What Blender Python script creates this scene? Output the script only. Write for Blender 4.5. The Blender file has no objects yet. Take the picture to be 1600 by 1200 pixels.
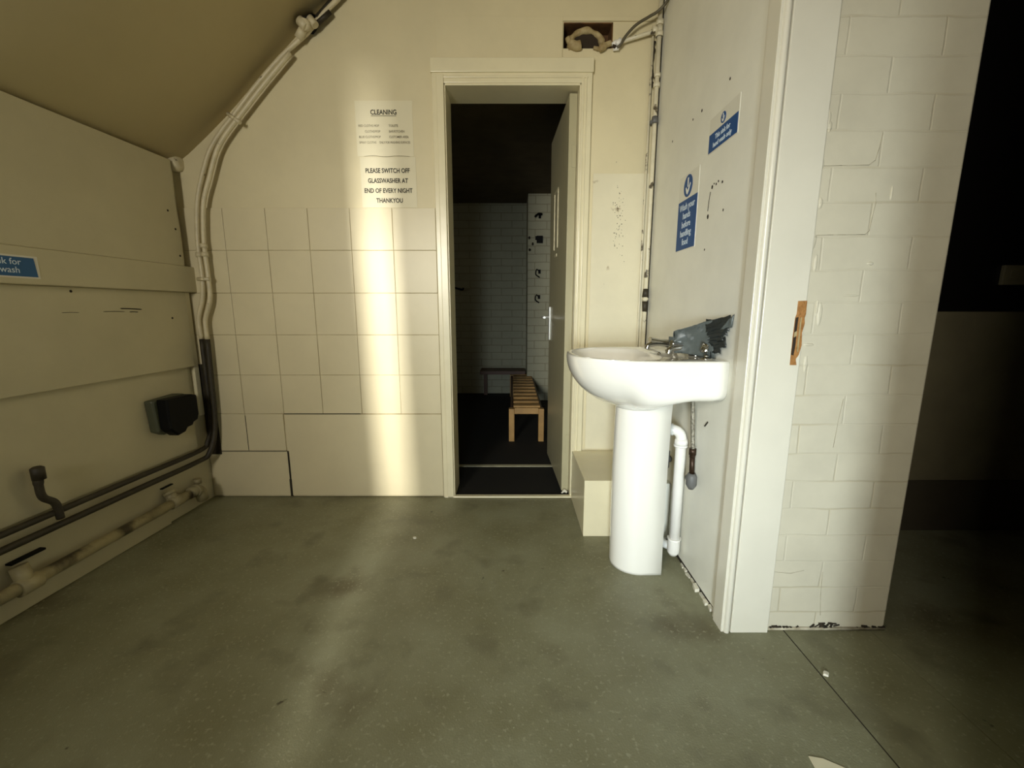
import bpy, bmesh, math, random
from mathutils import Vector, Matrix, noise
random.seed(7)
C = bpy.context.scene.collection
PI = math.pi

# ------------------------------------------------------------------ camera
cam = bpy.data.cameras.new('camera')
cam.sensor_fit = 'HORIZONTAL'; cam.sensor_width = 36.0
cam.lens = 665.0 / 1600.0 * 36.0
cam.clip_start = 0.02
co = bpy.data.objects.new('camera', cam); C.objects.link(co)
co.location = (0, 0, 1.0)
co.rotation_euler = (math.radians(90 - 10.06), 0, 0)
bpy.context.scene.camera = co
# ------------------------------------------------------------------ colour management
vs = bpy.context.scene.view_settings
vs.view_transform = 'Standard'; vs.look = 'None'; vs.gamma = 1.0; vs.use_curve_mapping = False
vs.exposure = 0.0
# ------------------------------------------------------------------ world
w = bpy.data.worlds.new('world'); bpy.context.scene.world = w
w.use_nodes = True
w.node_tree.nodes['Background'].inputs[0].default_value = (1.0, 0.9, 0.7, 1)
w.node_tree.nodes['Background'].inputs[1].default_value = 0.02
# ------------------------------------------------------------------ assumed daylight from behind the viewpoint, plus an added fill in the store
def area(name, loc, target, sx, sy, power, col, spread=180):
    l = bpy.data.lights.new(name, 'AREA'); l.shape = 'RECTANGLE'
    l.size = sx; l.size_y = sy; l.energy = power; l.color = col
    l.spread = math.radians(spread)
    o = bpy.data.objects.new(name, l); C.objects.link(o)
    o.location = loc
    o.rotation_euler = (Vector(target) - Vector(loc)).to_track_quat('-Z', 'Y').to_euler()
    return o
area('assumed_window_light', (-0.95, -1.47, 1.55), (0.36, 2.0, 1.20), 0.70, 0.66, 27, (1.0, 0.95, 0.82), 84)  # lamp standing in for an assumed window; the wall behind it is solid
area('added_low_cool_light', (-0.22, -1.47, 0.75), (0.70, 1.35, 0.40), 0.34, 0.5, 10, (0.82, 0.94, 1.0), 58)  # added cool light, as from an unseen low opening; no doorway built
area('store_fill_light', (-1.36, 3.4, 1.5), (0.4, 5.0, 1.0), 0.4, 0.5, 0.7, (1.0, 0.90, 0.62), 140)  # added fill to lift the far store wall, no window behind it
area('assumed_gap_light', (-0.15, -4.0, 1.35), (-0.5, 0.8, 1.1), 0.11, 0.6, 80, (1.0, 0.98, 0.92), 60)  # assumed outside source for the streak, shining through the slit in the front wall

# ------------------------------------------------------------------ helpers
class MB:
    def __init__(s): s.v = []; s.f = []; s.smooth = []
    def quad(s, pts, sm=False):
        i = len(s.v); s.v += [tuple(p) for p in pts]; s.f.append(tuple(range(i, i + len(pts)))); s.smooth.append(sm)
    def box(s, a, b, T=None):
        (x0, y0, z0), (x1, y1, z1) = a, b
        P = [(x0,y0,z0),(x1,y0,z0),(x1,y1,z0),(x0,y1,z0),(x0,y0,z1),(x1,y0,z1),(x1,y1,z1),(x0,y1,z1)]
        if T: P = [T(*p) for p in P]
        i = len(s.v); s.v += [tuple(p) for p in P]
        for f in ((0,3,2,1),(4,5,6,7),(0,1,5,4),(1,2,6,5),(2,3,7,6),(3,0,4,7)):
            s.f.append(tuple(i + k for k in f)); s.smooth.append(False)
        return s
    def tube(s, path, r, n=12, caps=True):
        path = [Vector(p) for p in path]; m = len(path)
        R = r if isinstance(r, (list, tuple)) else [r] * m
        t0 = (path[1] - path[0]).normalized()
        up = Vector((0, 0, 1)) if abs(t0.z) < .9 else Vector((1, 0, 0))
        nrm = (up - t0 * up.dot(t0)).normalized()
        base = len(s.v)
        for k, p in enumerate(path):
            if k == 0: t = t0
            elif k == m - 1: t = (path[k] - path[k-1]).normalized()
            else: t = ((path[k+1] - p).normalized() + (p - path[k-1]).normalized())
            if t.length < 1e-6: t = t0
            t = t.normalized()
            nrm = (nrm - t * nrm.dot(t)).normalized(); bi = t.cross(nrm)
            for j in range(n):
                a = 2 * PI * j / n
                s.v.append(tuple(p + (nrm * math.cos(a) + bi * math.sin(a)) * R[k]))
        for k in range(m - 1):
            for j in range(n):
                a, b = base + k*n + j, base + k*n + (j+1) % n
                s.f.append((a, b, b + n, a + n)); s.smooth.append(True)
        if caps:
            s.f.append(tuple(base + j for j in reversed(range(n)))); s.smooth.append(False)
            s.f.append(tuple(base + (m-1)*n + j for j in range(n))); s.smooth.append(False)
        return s
    def rings(s, rings, cap0=True, cap1=True, sm=True):
        n = len(rings[0]); base = len(s.v)
        for r in rings: s.v += [tuple(p) for p in r]
        for k in range(len(rings) - 1):
            for j in range(n):
                a, b = base + k*n + j, base + k*n + (j+1) % n
                s.f.append((a, b, b + n, a + n)); s.smooth.append(sm)
        if cap0: s.f.append(tuple(base + j for j in reversed(range(n)))); s.smooth.append(False)
        if cap1: s.f.append(tuple(base + (len(rings)-1)*n + j for j in range(n))); s.smooth.append(False)
        return s
    def build(s, name, m, parent=None, bevel=0, seg=2):
        me = bpy.data.meshes.new(name); me.from_pydata(s.v, [], s.f); me.update()
        bm = bmesh.new(); bm.from_mesh(me); bmesh.ops.recalc_face_normals(bm, faces=bm.faces); bm.to_mesh(me); bm.free()
        me.polygons.foreach_set('use_smooth', s.smooth)
        me.materials.append(m)
        o = bpy.data.objects.new(name, me); C.objects.link(o)
        if parent: o.parent = parent; o.matrix_parent_inverse = Matrix.Translation(-parent.location) if parent.type == 'EMPTY' else Matrix()
        if bevel:
            b = o.modifiers.new('bevel', 'BEVEL'); b.width = bevel; b.segments = seg; b.limit_method = 'ANGLE'; b.angle_limit = math.radians(40)
        return o
def smooth_path(pts, n=6):
    P = [Vector(p) for p in pts]; P = [2*P[0]-P[1]] + P + [2*P[-1]-P[-2]]; out = []
    for i in range(1, len(P) - 2):
        a, b, c, d = P[i-1:i+3]
        for k in range(n):
            t = k / n
            out.append(0.5*((2*b) + (c-a)*t + (2*a-5*b+4*c-d)*t*t + (3*b-a-3*c+d)*t**3))
    out.append(P[-2]); return out
def bend(pts, r=0.02, n=5):
    """straight runs with rounded corners"""
    P = [Vector(p) for p in pts]; out = [P[0]]
    for i in range(1, len(P)-1):
        a = (P[i-1]-P[i]); b = (P[i+1]-P[i]); q = min(r, a.length*.45, b.length*.45)
        A = P[i] + a.normalized()*q; B = P[i] + b.normalized()*q
        for k in range(n+1):
            t = k/n; out.append((1-t)**2*A + 2*t*(1-t)*P[i] + t*t*B)
    out.append(P[-1]); return out
AUTOG = {'notice': 'paper notices on the back wall', 'sign': 'blue hand wash signs on the walls', 'hook': 'hooks in the store room', 'pipe clip': 'clips on the arch pipes', 'supply hose': 'supply hoses under the basin'}
def tag(o, label=None, cat=None, group=None, kind=None):
    if label: o['label'] = label
    if cat in AUTOG: group = AUTOG[cat]
    if cat: o['category'] = cat
    if group: o['group'] = group
    if kind: o['kind'] = kind
    return o
def struct(o): o['kind'] = 'structure'; return o
def empty(name, loc, label=None, cat=None, group=None):
    o = bpy.data.objects.new(name, None); C.objects.link(o); o.location = loc; o.empty_display_size = .05
    return tag(o, label, cat, group)
# left wall frame: s runs from the back corner towards the viewer, d out of the wall
LC = Vector((-1.61, 2.165, 0)); _l = math.hypot(1, .052)
LU = Vector((-.052, -1, 0)) / _l; LN = Vector((1, -.052, 0)) / _l
def L(s, d, z): return LC + LU * s + LN * d + Vector((0, 0, z))

# ------------------------------------------------------------------ materials
def mat(name, col, rough=.6, var=.06, scale=6, bump=.0, bscale=60, metal=0, col2=None, spots=None, coat=0, spec=.5, bdist=.004):
    m = bpy.data.materials.new(name); m.use_nodes = True
    nt = m.node_tree; N = nt.nodes; K = nt.links; b = N['Principled BSDF']
    b.inputs['Roughness'].default_value = rough; b.inputs['Metallic'].default_value = metal
    b.inputs['Specular IOR Level'].default_value = spec
    if coat: b.inputs['Coat Weight'].default_value = coat; b.inputs['Coat Roughness'].default_value = .08
    tc = N.new('ShaderNodeTexCoord')
    n1 = N.new('ShaderNodeTexNoise'); n1.inputs['Scale'].default_value = scale; n1.inputs['Detail'].default_value = 6
    n1.inputs['Roughness'].default_value = .6
    K.new(tc.outputs['Object'], n1.inputs['Vector'])
    r = N.new('ShaderNodeValToRGB')
    c2 = col2 or tuple(max(0, c * (1 - var*3)) for c in col)
    r.color_ramp.elements[0].position = .3; r.color_ramp.elements[0].color = (*c2, 1)
    r.color_ramp.elements[1].position = .62; r.color_ramp.elements[1].color = (*col, 1)
    K.new(n1.outputs['Fac'], r.inputs['Fac'])
    out = r.outputs['Color']
    for sp in (spots or []):
        # (colour, noise scale, lo, hi)
        c, sc, lo, hi = sp
        n2 = N.new('ShaderNodeTexNoise'); n2.inputs['Scale'].default_value = sc; n2.inputs['Detail'].default_value = 5
        K.new(tc.outputs['Object'], n2.inputs['Vector'])
        r2 = N.new('ShaderNodeValToRGB'); r2.color_ramp.elements[0].position = lo; r2.color_ramp.elements[1].position = hi
        K.new(n2.outputs['Fac'], r2.inputs['Fac'])
        mx = N.new('ShaderNodeMix'); mx.data_type = 'RGBA'
        K.new(r2.outputs['Color'], mx.inputs[0]); K.new(out, mx.inputs[6]); mx.inputs[7].default_value = (*c, 1)
        out = mx.outputs[2]
    K.new(out, b.inputs['Base Color'])
    if bump:
        n3 = N.new('ShaderNodeTexNoise'); n3.inputs['Scale'].default_value = bscale; n3.inputs['Detail'].default_value = 4
        K.new(tc.outputs['Object'], n3.inputs['Vector'])
        bp = N.new('ShaderNodeBump'); bp.inputs['Strength'].default_value = bump; bp.inputs['Distance'].default_value = bdist
        K.new(n3.outputs['Fac'], bp.inputs['Height']); K.new(bp.outputs['Normal'], b.inputs['Normal'])
    return m
def brick_mat(name, col, mortar, bw, rh, axes='XZ', msize=.012, rough=.6, bump=.6, patch=True, spots=None, off=(0, 0)):
    m = mat(name, col, rough, .04, 5, spots=spots)
    nt = m.node_tree; N = nt.nodes; K = nt.links; b = N['Principled BSDF']
    tc = N.new('ShaderNodeTexCoord'); sp = N.new('ShaderNodeSeparateXYZ'); cb = N.new('ShaderNodeCombineXYZ')
    K.new(tc.outputs['Object'], sp.inputs[0]); K.new(sp.outputs[axes[0]], cb.inputs[0]); K.new(sp.outputs[axes[1]], cb.inputs[1])
    nz = N.new('ShaderNodeTexNoise'); nz.inputs['Scale'].default_value = 9
    K.new(tc.outputs['Object'], nz.inputs['Vector'])
    va = N.new('ShaderNodeVectorMath'); va.operation = 'SCALE'; va.inputs['Scale'].default_value = .012
    K.new(nz.outputs['Color'], va.inputs[0])
    vb = N.new('ShaderNodeVectorMath'); vb.operation = 'ADD'; K.new(cb.outputs[0], vb.inputs[0]); K.new(va.outputs[0], vb.inputs[1])
    br = N.new('ShaderNodeTexBrick'); br.inputs['Scale'].default_value = 1
    br.inputs['Brick Width'].default_value = bw; br.inputs['Row Height'].default_value = rh
    br.inputs['Mortar Size'].default_value = msize; br.inputs['Mortar Smooth'].default_value = .6
    vc = N.new('ShaderNodeVectorMath'); vc.operation = 'SUBTRACT'; vc.inputs[1].default_value = (off[0]+.006, off[1]+.006, 0); K.new(vb.outputs[0], vc.inputs[0]); K.new(vc.outputs[0], br.inputs['Vector'])
    n2 = N.new('ShaderNodeTexNoise'); n2.inputs['Scale'].default_value = 4.5; K.new(tc.outputs['Object'], n2.inputs['Vector'])
    r2 = N.new('ShaderNodeValToRGB'); r2.color_ramp.elements[0].position = .42 if patch else .0; r2.color_ramp.elements[1].position = .62 if patch else .1
    K.new(n2.outputs['Fac'], r2.inputs['Fac'])
    mu = N.new('ShaderNodeMath'); mu.operation = 'MULTIPLY'; K.new(br.outputs['Fac'], mu.inputs[0]); K.new(r2.outputs['Color'], mu.inputs[1])
    src = b.inputs['Base Color'].links[0].from_socket
    mx = N.new('ShaderNodeMix'); mx.data_type = 'RGBA'; K.new(mu.outputs[0], mx.inputs[0]); K.new(src, mx.inputs[6]); mx.inputs[7].default_value = (*mortar, 1)
    K.new(mx.outputs[2], b.inputs['Base Color'])
    n4 = N.new('ShaderNodeTexNoise'); n4.inputs['Scale'].default_value = 28; n4.inputs['Detail'].default_value = 5
    K.new(tc.outputs['Object'], n4.inputs['Vector'])
    ad = N.new('ShaderNodeMath'); ad.operation = 'MULTIPLY_ADD'; ad.inputs[1].default_value = -1.0
    sc = N.new('ShaderNodeMath'); sc.operation = 'MULTIPLY'; sc.inputs[1].default_value = .35
    K.new(n4.outputs['Fac'], sc.inputs[0])
    K.new(br.outputs['Fac'], ad.inputs[0]); K.new(sc.outputs[0], ad.inputs[2])
    bp = N.new('ShaderNodeBump'); bp.inputs['Strength'].default_value = bump; bp.inputs['Distance'].default_value = .006
    K.new(ad.outputs[0], bp.inputs['Height']); K.new(bp.outputs['Normal'], b.inputs['Normal'])
    return m
M = {}
M['cream'] = mat('cream_paint', (.70, .62, .40), .5, .03, 3, bump=.25, bscale=25)
M['cream_r'] = mat('cream_paint_worn', (.72, .66, .47), .5, .03, 4, bump=.25, bscale=30, spots=[((.30,.22,.12), 14, .70, .78)])
M['tile'] = mat('painted_tile', (.70, .62, .41), .38, .03, 2.5, bump=.15, bscale=18)
M['joint'] = mat('dirty_joint', (.34, .27, .13), .8, .1, 9, col2=(.60,.52,.33))
M['trim'] = mat('cream_gloss_trim', (.76, .69, .47), .28, .02, 8, bump=.1, bscale=20)
M['frontwall'] = mat('darkened_front_wall', (.16, .13, .07), .7, .05)  # colour darkened to cut bounce light from this unseen wall
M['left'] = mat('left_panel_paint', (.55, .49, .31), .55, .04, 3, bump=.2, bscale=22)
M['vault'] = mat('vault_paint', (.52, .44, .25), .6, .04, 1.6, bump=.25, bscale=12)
M['panel'] = mat('right_panel_paint', (.84, .825, .72), .4, .03, 4, bump=.12, bscale=14)
M['jamb'] = mat('white_gloss_jamb', (.71, .675, .555), .28, .02, 5, bump=.1, bscale=12)
M['brick'] = brick_mat('painted_brick', (.62, .575, .44), (.52, .465, .33), .24, .0868, 'XZ', .0032, .5, .32, off=(.955, .061))
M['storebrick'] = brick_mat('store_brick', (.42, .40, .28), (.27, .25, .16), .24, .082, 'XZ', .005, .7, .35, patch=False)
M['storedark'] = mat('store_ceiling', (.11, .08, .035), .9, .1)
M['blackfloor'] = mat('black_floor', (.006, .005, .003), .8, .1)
M['foamy'] = mat('floor_vinyl', (.245, .242, .150), .5, .1, 2.4, bump=.5, bscale=220, bdist=.002, col2=(.160,.148,.075),
                 spots=[((.11,.09,.045), 2.6, .58, .72), ((.285,.28,.18), 85, .58, .68), ((.38,.38,.27), 150, .68, .74), ((.05,.04,.02), 21, .71, .76), ((.15,.14,.08), 6, .56, .72)])
M['porcelain'] = mat('porcelain', (.90, .88, .80), .12, .005, 3, coat=.6)
M['whitepipe'] = mat('white_plastic_pipe', (.88, .86, .80), .3, .02, 12)
M['paintpipe'] = mat('painted_pipe', (.66, .58, .38), .4, .06, 18, spots=[((.12,.09,.04), 26, .66, .72)])
M['paintpipe_r'] = mat('worn_painted_pipe', (.72, .66, .48), .35, .05, 18, spots=[((.10,.08,.05), 22, .60, .66)])
M['dirtypipe'] = mat('dark_dirty_pipe', (.035, .027, .012), .6, .2, 22, col2=(.02,.015,.008))
M['greypipe'] = mat('grimy_cream_pipe', (.42, .36, .20), .5, .15, 12, spots=[((.06,.045,.02), 9, .55, .66)])
M['black'] = mat('black_plastic', (.003, .003, .0025), .6, .05, spec=.15)
M['olive'] = mat('dull_grey_plastic', (.075, .08, .045), .5, .08)
M['chrome'] = mat('chrome', (.50, .50, .48), .14, .02, metal=1)
M['steel'] = mat('aluminium', (.85, .85, .82), .35, .02, metal=.6)
M['braid'] = mat('braided_steel', (.45, .42, .34), .35, .25, 120, metal=.8, bump=.8, bscale=300)
M['copper'] = mat('tarnished_copper', (.05, .028, .016), .4, .1, metal=.6)
M['greycap'] = mat('grey_plastic_cap', (.13, .13, .125), .5, .05)
M['bag'] = mat('dark_grey_plastic', (.085, .098, .092), .38, .06, 14, bump=.6, bscale=24)
M['bagdark'] = mat('charcoal_plastic', (.020, .024, .023), .38, .1, 20, bump=.8, bscale=40)
M['blue'] = mat('sign_blue', (.005, .065, .23), .5, .02, spec=.25)
M['blueold'] = mat('sign_blue_dull', (.005, .09, .24), .5, .04)
M['white'] = mat('sign_white', (.80, .80, .74), .4, .01)
M['offwhite'] = mat('sign_edge_white', (.70, .66, .56), .4, .01)
M['clearfilm'] = mat('aged_sign_film', (.73, .71, .61), .3, .02)
M['signtext'] = mat('sign_lettering', (.60, .70, .78), .4, .01)
M['paper'] = mat('notice_paper', (.73, .67, .47), .5, .015, 4, bump=.1, bscale=8)
M['ink'] = mat('black_ink', (.02, .017, .008), .7, .01)
M['inkfaint'] = mat('faded_ink', (.30, .26, .17), .7, .1, 60, col2=(.14,.12,.07))
M['wood'] = mat('bench_wood', (.46, .26, .075), .5, .12, 9)
M['woodred'] = mat('dark_red_wood', (.12, .05, .02), .5, .1, 9)
M['rawwood'] = mat('raw_broken_wood', (.42, .20, .055), .7, .15, 40, bump=1, bscale=120, col2=(.22,.09,.02))
M['rawdark'] = mat('dark_mortice', (.03, .018, .008), .9, .1)
M['foam'] = mat('old_expanding_foam', (.46, .37, .19), .7, .12, 26, bump=.9, bscale=60, col2=(.24,.16,.06))
M['brownhole'] = mat('brown_cavity', (.16, .075, .02), .8, .2, 20, col2=(.05,.022,.008))
M['cable'] = mat('brown_cable', (.10, .085, .05), .5, .1)
M['chip'] = mat('plaster_chip', (.80, .76, .62), .6, .1, 40)
M['crack'] = mat('paint_crack', (.30, .26, .17), .8, .2, 30, col2=(.55,.50,.38))
M['grime_and_gap_shade'] = mat('grime_and_gap_shade', (.03, .022, .01), .9, .2, 20)
M['door'] = mat('door_paint_grey_cream', (.44, .40, .25), .35, .03, 4)
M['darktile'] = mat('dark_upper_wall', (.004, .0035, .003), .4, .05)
M['darklow'] = mat('dim_lower_wall', (.15, .128, .072), .6, .06)  # side room's dimness darkened into the wall and skirting colours
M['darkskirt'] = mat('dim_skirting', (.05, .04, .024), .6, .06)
M['switch'] = mat('dimmed_switch_plastic', (.16, .14, .08), .5, .05)  # pale plate, its colour darkened to stand in for the dim room
M['strip'] = mat('worn_metal_strip', (.45, .42, .28), .4, .1)

# ------------------------------------------------------------------ setting
def wall_cells(mb, xs, zs, y0, y1, holes):
    for i in range(len(xs)-1):
        for j in range(len(zs)-1):
            cx, cz = (xs[i]+xs[i+1])/2, (zs[j]+zs[j+1])/2
            if any(a < cx < b and c < cz < d for a, b, c, d in holes): continue
            mb.box((xs[i], y0, zs[j]), (xs[i+1], y1, zs[j+1]))
f = MB(); f.box((-2.0, -1.75, -.08), (.855, 2.165, 0))
struct(f.build('floor', M['foamy']))
f = MB(); f.box((.8575, -1.75, -.08), (1.128, 2.1, -.0005)); f.box((1.1305, -1.75, -.08), (3.2, 2.1, -.001))
f.box((.855, -1.75, -.08), (1.131, 2.1, -.006))
struct(f.build('floor', M['foamy']))
f = MB(); f.box((.8545, -1.7, -.004), (.8578, 1.19, .0004)); struct(f.build('trim_24', M['grime_and_gap_shade']))
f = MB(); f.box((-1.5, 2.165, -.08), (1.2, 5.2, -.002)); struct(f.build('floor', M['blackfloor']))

# left wall with vaulted ceiling growing out of it
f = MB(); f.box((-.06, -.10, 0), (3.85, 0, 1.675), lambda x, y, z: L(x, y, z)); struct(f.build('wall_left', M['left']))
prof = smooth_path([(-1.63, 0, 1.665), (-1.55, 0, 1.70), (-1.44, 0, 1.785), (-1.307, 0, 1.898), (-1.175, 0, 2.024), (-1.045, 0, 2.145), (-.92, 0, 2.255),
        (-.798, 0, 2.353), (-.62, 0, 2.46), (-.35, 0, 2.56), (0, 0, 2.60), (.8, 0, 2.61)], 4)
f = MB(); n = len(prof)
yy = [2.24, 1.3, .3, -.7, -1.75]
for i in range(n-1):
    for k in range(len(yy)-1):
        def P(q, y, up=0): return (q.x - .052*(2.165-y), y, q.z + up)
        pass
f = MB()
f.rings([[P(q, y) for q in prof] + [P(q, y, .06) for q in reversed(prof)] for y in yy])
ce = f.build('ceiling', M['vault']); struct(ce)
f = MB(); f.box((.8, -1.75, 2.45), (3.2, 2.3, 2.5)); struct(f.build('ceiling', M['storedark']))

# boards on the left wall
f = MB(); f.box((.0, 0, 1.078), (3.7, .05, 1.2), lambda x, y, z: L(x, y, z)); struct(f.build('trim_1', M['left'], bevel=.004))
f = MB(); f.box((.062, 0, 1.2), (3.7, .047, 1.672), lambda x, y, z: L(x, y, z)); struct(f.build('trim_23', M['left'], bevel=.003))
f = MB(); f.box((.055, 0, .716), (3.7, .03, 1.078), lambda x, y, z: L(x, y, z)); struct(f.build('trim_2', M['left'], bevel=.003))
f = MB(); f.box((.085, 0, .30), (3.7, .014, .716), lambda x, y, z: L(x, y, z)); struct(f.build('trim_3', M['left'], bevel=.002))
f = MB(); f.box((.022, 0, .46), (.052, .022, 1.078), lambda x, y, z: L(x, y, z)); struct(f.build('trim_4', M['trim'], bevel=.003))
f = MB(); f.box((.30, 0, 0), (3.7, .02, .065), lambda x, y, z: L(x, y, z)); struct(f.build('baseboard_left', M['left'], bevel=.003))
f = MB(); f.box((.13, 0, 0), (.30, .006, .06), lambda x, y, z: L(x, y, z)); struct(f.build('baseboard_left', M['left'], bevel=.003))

# back wall, with the doorway and the broken hole above it
f = MB()
wall_cells(f, [-1.75, -.33, .232, .335, .455, 1.3], [0, 2.025, 2.160, 2.265, 2.75], 2.165, 2.29, [(-.33, .335, 0, 2.025), (.232, .455, 2.160, 2.265)])
struct(f.build('wall_back', M['cream']))
f = MB(); f.box((-.343, 2.158, 2.108), (.228, 2.1649, 2.285)); f.box((.228,2.158,2.267), (.66,2.1649,2.285)); struct(f.build('trim_5', M['cream'], bevel=.001))
# tiles as slabs over a dirty joint bed
XJ = [-1.60, -1.394, -1.188, -.984, -.781, -.577, -.368]; ZJ = [.46, .664, .869, 1.075, 1.279, 1.476]
f = MB(); f.box((-1.60, 2.1605, .004), (-.368, 2.1649, 1.474)); struct(f.build('wall_back', M['joint']))
f = MB(); g = .0011
for i in range(6):
    for j in range(5):
        dy = random.uniform(-.0008, .0008)
        f.box((XJ[i]+g, 2.157+dy, ZJ[j]+g), (XJ[i+1]-g, 2.1606, ZJ[j+1]-g))
for (a, b, c, d) in [(-1.60, -1.392, .257, .46), (-1.392, -1.193, .257, .46), (-1.60, -1.178, .006, .255), (-1.190, -.368, .006, .4575)]:
    f.box((a+g*1.2, 2.156, c+g*1.2), (b-g*1.2, 2.1606, d-g*1.2))
struct(f.build('wall_back', M['tile'], bevel=.0012))
f = MB(); f.box((-1.192, 2.1545, .004), (-1.180, 2.1602, .10)); f.box((-1.190, 2.1553, .10), (-1.184, 2.1602, .256)); f.box((-1.188, 2.1555, .4578), (-.79, 2.1602, .4604)); f.box((-1.595, 2.1555, .2548), (-1.18, 2.1602, .2575)); f.box((-1.3935, 2.1558, .262), (-1.3912, 2.1602, .45)); struct(f.build('trim_6', M['grime_and_gap_shade']))
# right wall: flush panel, the brick pier behind it and the return
f = MB(); f.box((.675, 1.20, .012), (.70, 2.165, 2.65)); struct(f.build('wall_right', M['panel']))
f = MB(); f.box((.69, 1.192, 0), (1.178, 2.166, 2.65)); struct(f.build('wall_right', M['brick'], bevel=.006))
f = MB(); f.box((.675, -1.75, 0), (1.178, .44, 2.65)); struct(f.build('wall_right', M['panel']))
# door lining and architrave at its end
f = MB(); f.box((.684, 1.176, 0), (.800, 1.20, 2.65)); struct(f.build('trim_7', M['jamb'], bevel=.002))
f = MB(); f.box((.655, 1.180, 0), (.676, 1.235, 2.65)); f.tube([(.672, 1.181, 0.0), (.672, 1.181, 2.65)], .0095, 14)
f.box((.660, 1.235, 0), (.676, 1.25, 2.65))
struct(f.build('trim_8', M['jamb'], bevel=.002))
# wall behind the viewpoint, its one assumed slit slanted to shape the light streak
f = MB()
wall_cells(f, [-2.1, -.375, -.325, .8], [0, .66, 1.50, 2.75], -1.54, -1.5, [(-.375, -.325, .66, 1.5)])
f.v = [(x - .03*(z - 1.1), y, z) for x, y, z in f.v]
struct(f.build('wall_front', M['frontwall']))
# door frame (lining, architraves with a bead, sill)
f = MB(); f.box((-.33, 2.150, 0), (-.305, 2.33, 2.03)); f.box((.310, 2.150, 0), (.335, 2.33, 2.03)); f.box((-.33, 2.150, 2.003), (.335, 2.33, 2.03))
struct(f.build('trim_9', M['trim'], bevel=.002))
f = MB()
f.box((-.366, 2.146, 0), (-.318, 2.166, 2.055)); f.box((-.345, 2.138, 0), (-.311, 2.150, 2.045))
f.box((.316, 2.146, 0), (.366, 2.166, 2.055)); f.box((.3195, 2.1415, 0), (.329, 2.152, 2.0345)); f.box((.337, 2.1412, 0), (.343, 2.152, 2.0335))
f.box((-.370, 2.138, 2.052), (.370, 2.166, 2.112)); f.box((-.337, 2.1405, 2.030), (.346, 2.1521, 2.038)); f.box((-.334, 2.1455, 2.011), (.3445, 2.161, 2.056))
struct(f.build('trim_10', M['trim'], bevel=.0045, seg=3))
f = MB(); f.box((-.36, 2.138, 0), (.335, 2.166, .009)); struct(f.build('trim_11', M['trim'], bevel=.003))
f = MB(); f.box((.385, 2.159, .27), (.66, 2.1649, 1.63)); struct(f.build('trim_12', M['cream_r'], bevel=.001))
# store room behind the doorway
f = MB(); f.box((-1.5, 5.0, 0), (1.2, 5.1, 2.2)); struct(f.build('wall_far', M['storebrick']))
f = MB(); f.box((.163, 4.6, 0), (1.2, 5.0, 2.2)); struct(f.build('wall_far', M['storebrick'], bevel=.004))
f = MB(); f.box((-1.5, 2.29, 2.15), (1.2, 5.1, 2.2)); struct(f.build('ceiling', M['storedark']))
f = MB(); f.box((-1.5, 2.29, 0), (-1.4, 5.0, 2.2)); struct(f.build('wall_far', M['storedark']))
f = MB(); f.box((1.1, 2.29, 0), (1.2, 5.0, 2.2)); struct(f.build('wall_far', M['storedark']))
f = MB(); f.box((-.42, 2.60, -.002), (.262, 2.63, .003)); struct(f.build('trim_13', M['strip']))
# dark room on the right
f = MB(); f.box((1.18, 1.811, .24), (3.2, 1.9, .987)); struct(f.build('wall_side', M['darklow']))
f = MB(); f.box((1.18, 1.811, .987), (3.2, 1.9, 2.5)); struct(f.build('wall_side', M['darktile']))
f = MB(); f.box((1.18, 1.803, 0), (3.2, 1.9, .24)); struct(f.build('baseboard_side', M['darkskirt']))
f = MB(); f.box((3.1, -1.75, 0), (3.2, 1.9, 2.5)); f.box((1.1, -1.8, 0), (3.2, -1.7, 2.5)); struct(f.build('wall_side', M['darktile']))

# raised plaster scars and cracks on the pier
def lump(mb, x, z, w_, h_, seed, th=.006):
    pts = []; n_ = 14
    for ring, (k, t) in enumerate([(1, 0), (.75, .8), (.35, 1)]):
        r_ = []
        for j in range(n_):
            a = 2*PI*j/n_; q = k*(1 + .35*noise.noise((math.cos(a)*2+seed, math.sin(a)*2, ring*.2)))
            r_.append((x + math.cos(a)*w_*q/2, 1.1925 - th*t, z + math.sin(a)*h_*q/2))
        pts.append(r_)
    mb.rings(pts, cap0=False)
f = MB()
for k, (x, z, w_, h_) in enumerate([(.812, 1.478, .009, .05), (.816, 1.46, .012, .03), (.808, 1.37, .012, .03), (.816, 1.275, .012, .03), (.81, 1.18, .014, .05), (.822, 1.12, .011, .05), (.850, .985, .014, .07), (.840, 1.0, .008, .05),
      (.828, .845, .012, .05), (.83, .90, .03, .008), (.93, 1.035, .05, .006), (.97, 1.12, .02, .01), (1.0, 1.30, .006, .04)]):
    lump(f, x, z, w_, h_, k*3.1, .0035)
struct(f.build('trim_14', M['brick']))
f = MB()
def crack(mb, pts, w_=.0012, y=1.1913):
    w_ *= .6 if y > 1.191 else 1
    for a, b in zip(pts[:-1], pts[1:]):
        mb.tube([(a[0], y, a[1]), (b[0], y, b[1])], w_, 5)
crack(f, [(.808, 1.366), (.86, 1.367), (.93, 1.368), (.945, 1.380), (.951, 1.41), (.955, 1.445)])
crack(f, [(.805, 1.193), (.86, 1.194), (.945, 1.195), (.955, 1.205), (.958, 1.24), (.962, 1.275), (.958, 1.30)])

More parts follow.
